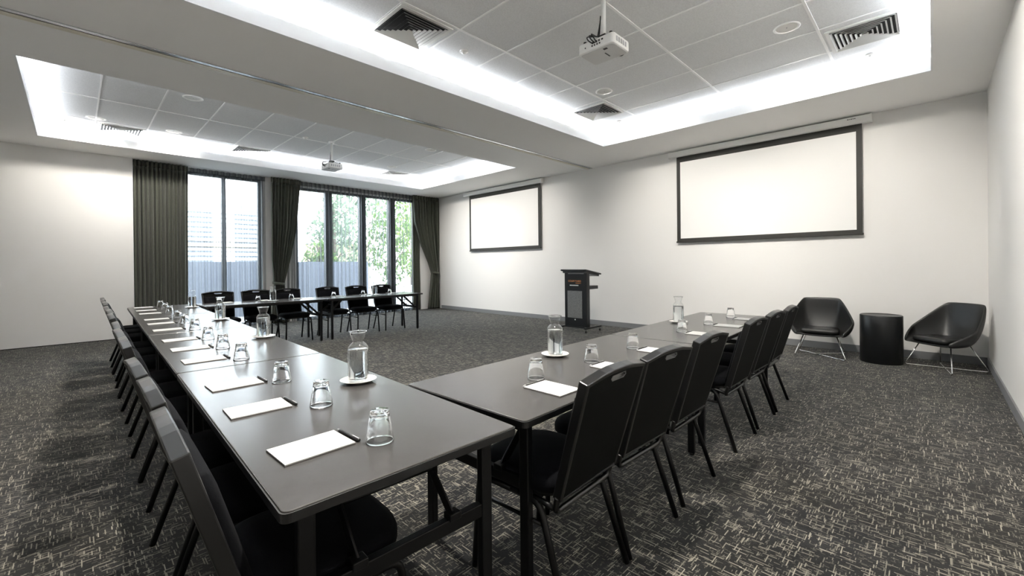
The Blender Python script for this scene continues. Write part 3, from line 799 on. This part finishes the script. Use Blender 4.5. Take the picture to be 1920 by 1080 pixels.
def make_projector():
    root = empty('ceiling_projector')
    zb, zt = -0.5200, -0.4300
    MB().prism(rrect(-.178, .178, -.135, .135, .03), zb, zt).build('housing', WHITEP, root, bevel=.012, angle=60)
    MB().prism(rrect(-.165, .165, -.122, .122, .03), zb-.003, zb+.004).build('top_cover', LGREY, root)
    MB().lathe([(0, 0), (.038, 0), (.042, .014), (.036, .018), (0, .016)], 24).move(Matrix.Translation((.09, .134, -0.4750)) @ Matrix.Rotation(-PI/2, 4, 'X')).build('lens', LENSM, root, smooth=True)
    for x, w_, z, h in ((-.02, .022, -0.4600, .016), (.012, .018, -0.4600, .016), (.04, .012, -0.4600, .016), (.07, .016, -0.4600, .012), (-.03, .012, -0.4850, .012), (-.005, .012, -0.4850, .012), (.02, .012, -0.4850, .012), (.045, .012, -0.4850, .012), (-.10, .010, -0.4800, .010)):
        MB().box(x-w_/2, x+w_/2, -.1375, -.134, z-h/2, z+h/2).build('port', PENM, root)
    vs = MB()
    for k in range(5): vs.box(.1765, .180, -.09+k*.035, -.07+k*.035, -0.4950, -0.4550)
    vs.build('side_grille', GREYP, root)
    bt = MB().box(.05, .085, -.095, -.07, zb-.006, zb).box(.02, .03, -.02, .06, zb-.005, zb)
    bt.build('control_button', PENM, root)
    MB().lathe([(0, -0.3600), (.021, -0.3600), (.021, -.012), (0, -.012)], 20).build('pole', WHITEP, root, smooth=True)
    MB().lathe([(0, -.02), (.05, -.02), (.055, -.006), (.055, 0), (0, 0)], 24).build('ceiling_plate', WHITEP, root, smooth=True)
    br = MB().box(-.035, .035, -.035, .035, -0.3800, -0.3600)
    for sx in (-1, 1):
        for sy in (-1, 1): br.bar((sx*.03, sy*.03, -0.3780), (sx*.13, sy*.095, -0.4220), .022, .008); br.lathe([(0, -0.4320), (.014, -0.4320), (.014, -0.4050), (0, -0.4050)], 10, (sx*.13, sy*.095, 0))
    br.build('bracket', PENM, root)
    cb = MB()
    for k in range(3):
        cb.tube(fillet([(-.024-.006*k, .012*k-.01, -.18), (-.03-.01*k, -.02, -0.3600), (-.08+.03*k, -.15-.01*k, -0.3950), (-.05+.03*k, -.165, -0.4450), (-.02+.02*k, -.138, -0.4700)], .03), .005, 6)
    cb.build('cable', PENM, root, smooth=True)
    return root
J0 = make_projector()
put(J0, (8.69, -4.60, HT), 0, 'white projector hanging from the lit ceiling tray above the tables', 'projector', 'ceiling projectors')
put(J0, (2.635, -4.44, HT), 0, 'white projector hanging in the far ceiling tray towards the windows', 'projector', 'ceiling projectors')

# ------------------------------------------------------------------ outside the windows
struct(MB().box(-40, -.45, -40, 40, -.3, -.06).build('ground', BALC))
par = struct(MB().box(-3.2, -3.0, -14, -.86, -.06, 1.465).build('wall_parapet', PARA))
bal = empty('balustrade', (-3.1, 1.6, -.06)); tag(bal, 'low glass balustrade with a pale rail beyond the four-pane window', 'balustrade')
MB().box(-.012, .012, -2.4, 3.4, .05, .60).build('glass_panel', PANE, bal)
MB().tube([(0, -2.44, .63), (0, 3.4, .63)], .025, 10).build('rail', WHITEP, bal, smooth=True)
for k in range(4): MB().box(-.02, .02, -2.40+k*1.9-.02, -2.40+k*1.9+.02, 0, .61).build('post', WHITEP, bal)
bd = empty('apartment_building', (-13, -4.5, -.06)); tag(bd, 'white building with horizontal louvres beyond the partition-side window', 'building')
MB().box(-3, 0, -9, 4.1, 0, 4.3).build('wall', BUILD, bd)
MB().box(-3.2, .3, -9.2, 4.3, 4.3, 4.55).build('roof', BUILD, bd)
for y in (-7.6, -4.4, -.9, 2.0): MB().box(.0, .03, y, y+(2.6 if y < -4 else 2.0), 1.6, 4.1).build('window', BUILD2, bd)
for k in range(11): MB().box(.05, .16, -8.9, 4.1, 1.72+k*.22, 1.84+k*.22).build('louvre', BUILD, bd)
MB().box(.0, .25, -9, 4.1, 2.35, 2.5).build('balcony_edge', SANDY, bd)
hb = empty('rendered_house', (-12, 2.4, -.06)); tag(hb, 'sand coloured house between the building and the trees', 'house')
MB().box(-2, 0, -1.4, 1.4, 0, 2.6).build('wall', SANDY, hb)
MB().prism([(-1.6, 2.6), (1.6, 2.6), (0, 3.3)], -2.2, .2, 'x').build('roof', BUILD, hb)
def tree(x, y, h, r, mat, label, seed, n=1500):
    rnd = random.Random(seed); root = empty('garden_tree', (x, y, -.06)); tag(root, label, 'tree', 'trees outside the windows')
    tk_ = MB(); tk_.tube([(0, 0, 0), (.05, .03, h*.35), (-.04, .05, h*.65), (0, 0, h*.9)], .07, 8)
    for k in range(7):
        a = k*2.4; z = h*(.3+.07*k); tk_.tube([(0, 0, z), (math.cos(a)*r*.4, math.sin(a)*r*.4, z+.4), (math.cos(a)*r*.75, math.sin(a)*r*.75, z+.6)], .025, 6)
    tk_.build('trunk', BARK, root, smooth=True)
    fo = MB(); bm = fo.bm
    for k in range(n):
        while True:
            p = Vector((rnd.uniform(-1, 1), rnd.uniform(-1, 1), rnd.uniform(-1, 1)))
            if .35 < p.length < 1 and math.sin(p.x*5+seed)+math.sin(p.y*6+seed*2)+math.sin(p.z*7) > -.9: break
        c = Vector((p.x*r, p.y*r, h*.56 + p.z*h*.46)); s_ = rnd.uniform(.06, .15)
        e = Matrix.Rotation(rnd.uniform(0, 6), 3, 'Z') @ Matrix.Rotation(rnd.uniform(-1.2, 1.2), 3, 'X')
        vs = [bm.verts.new(c + e @ Vector(q)) for q in ((-s_*.5, 0, 0), (0, -s_, .02), (s_*.5, 0, 0), (0, s_, .02))]
        bm.faces.new(vs)
    fo.build('foliage', mat, root)
tree(-6.5, -.55, 4.3, .98, LEAF2, 'grey-green tree behind the parapet, seen through the second pane', 1)
tree(-9.2, 1.93, 6.2, 1.43, LEAF2, 'tall grey-green tree behind the middle of the four-pane window', 2, 2000)
tree(-6.6, 2.2, 4.6, 1.08, LEAF1, 'green tree beyond the glass balustrade, third pane', 3)
tree(-8.8, 5.12, 4.9, 1.28, LEAF3, 'lime-green tree beyond the balustrade, nearest the tied-back drape', 4, 1900)
tree(-13.5, 7.5, 7.6, 2.3, LEAF1, 'large green tree farthest beyond the balustrade', 5, 2400)
tree(-4.75, -1.78, 2.3, .6, LEAF1, 'low dark green tree close behind the parapet, first pane', 6, 900)

# ------------------------------------------------------------------ light
def area(name, loc, rot, sx, sy, power, col):
    l = bpy.data.lights.new(name, 'AREA'); l.shape = 'RECTANGLE'; l.size = sx; l.size_y = sy; l.energy = power; l.color = col
    o = bpy.data.objects.new(name, l); COL.objects.link(o); o.location = loc; o.rotation_euler = rot; return o
LED = (.93, .96, 1.0); PWR = 1.55
for x0, x1, y0, y1 in TR:
    ym, xm, ly, lx = (y0+y1)/2, (x0+x1)/2, y1-y0, x1-x0
    z = H+.131
    for nm, px, py, rz, ln in (('w', x0-.045, ym, 0, ly), ('e', x1+.045, ym, PI, ly), ('s', xm, y0-.045, PI/2, lx), ('n', xm, y1+.045, -PI/2, lx)):
        o = area('cove_led', (px, py, z), (0, 0, 0), .02, ln, PWR*ln, LED)
        o.matrix_world = Matrix.Translation((px, py, z)) @ Matrix.Rotation(rz, 4, 'Z') @ Matrix.Rotation(math.radians(-125), 4, 'Y')
def spot(x, y, e, aim, size=2.2, blend=.7, col=(1, .945, .855)):
    l = bpy.data.lights.new('downlight_and_fill', 'SPOT'); l.energy = e; l.spot_size = size; l.spot_blend = blend; l.color = col; l.shadow_soft_size = .08
    o = bpy.data.objects.new('downlight_and_fill', l); COL.objects.link(o); o.location = (*up(x, y), HT-.035)
    o.rotation_euler = Vector(aim).to_track_quat('-Z', 'Y').to_euler()
# the gimbals near the edges are turned to the walls, the others point down
WASH = {0: (0, 1, -.75), 1: (0, 1, -.75), 2: (0, 0, -1), 3: (-1, 0, -.6), 4: (-1, -.1, -.6), 5: (0, 1, -.75), 6: (0, 1, -.75)}
for q, (x, y, _) in enumerate(DL): spot(x, y, 34 if q in (3, 4) else 82 if q != 2 else 90, WASH[q], 2.4 if q == 2 else 1.5, 1.0)
spot(9.732, -4.9, 120, (1, .55, -.75), 1.7, 1.0)  # added fill with no fixture, brightens the right wall
for x, y in ((9.732, -6.6), (7.634, -6.6)): spot(x, y, 110, (0, 0, -1), 2.5, .9)
w = bpy.data.worlds.new('daylight'); S.world = w; w.use_nodes = True
bg = w.node_tree.nodes['Background']; bg.inputs['Color'].default_value = (.86, .93, 1.0, 1); bg.inputs['Strength'].default_value = 3.8
for y0, y1 in ((-6.9, -4.9), (-4.06, -.68)):
    p = area('window_portal', (-.40, (y0+y1)/2, 1.65), (0, -PI/2, 0), 3.2, y1-y0, 1, (1, 1, 1)); p.data.cycles.is_portal = True

# ------------------------------------------------------------------ camera
F, YAW, PITCHA, ROLL, PY = 804.705264, .775245806, -.00250779675, -.0099280842, 499.314208
fw_ = Vector((-math.sin(YAW)*math.cos(PITCHA), math.cos(YAW)*math.cos(PITCHA), math.sin(PITCHA)))
r0 = Vector((math.cos(YAW), math.sin(YAW), 0)); u0 = r0.cross(fw_)
c_, s_ = math.cos(ROLL), math.sin(ROLL)
r1 = r0*c_ + u0*s_; u1 = u0*c_ - r0*s_
cam = bpy.data.cameras.new('camera'); cam.sensor_width = 36; cam.sensor_fit = 'HORIZONTAL'
cam.lens = F/1920*36; cam.shift_y = -(540-PY)/1920; cam.clip_start = .02
co = bpy.data.objects.new('camera', cam); COL.objects.link(co)
M = Matrix((r1, u1, -fw_)).transposed().to_4x4(); M.translation = (10.742349, -7.872813, 1.295748)
co.matrix_world = M
S.camera = co
S.view_settings.view_transform = 'Standard'; S.view_settings.look = 'None'
S.view_settings.gamma = 1; S.view_settings.use_curve_mapping = False; S.view_settings.exposure = 2.28
cy = S.cycles
cy.use_denoising = True; cy.max_bounces = 10; cy.diffuse_bounces = 5; cy.glossy_bounces = 4; cy.transmission_bounces = 8
cy.transparent_max_bounces = 24; cy.sample_clamp_indirect = 6; cy.blur_glossy = .5; cy.caustics_reflective = False; cy.caustics_refractive = True
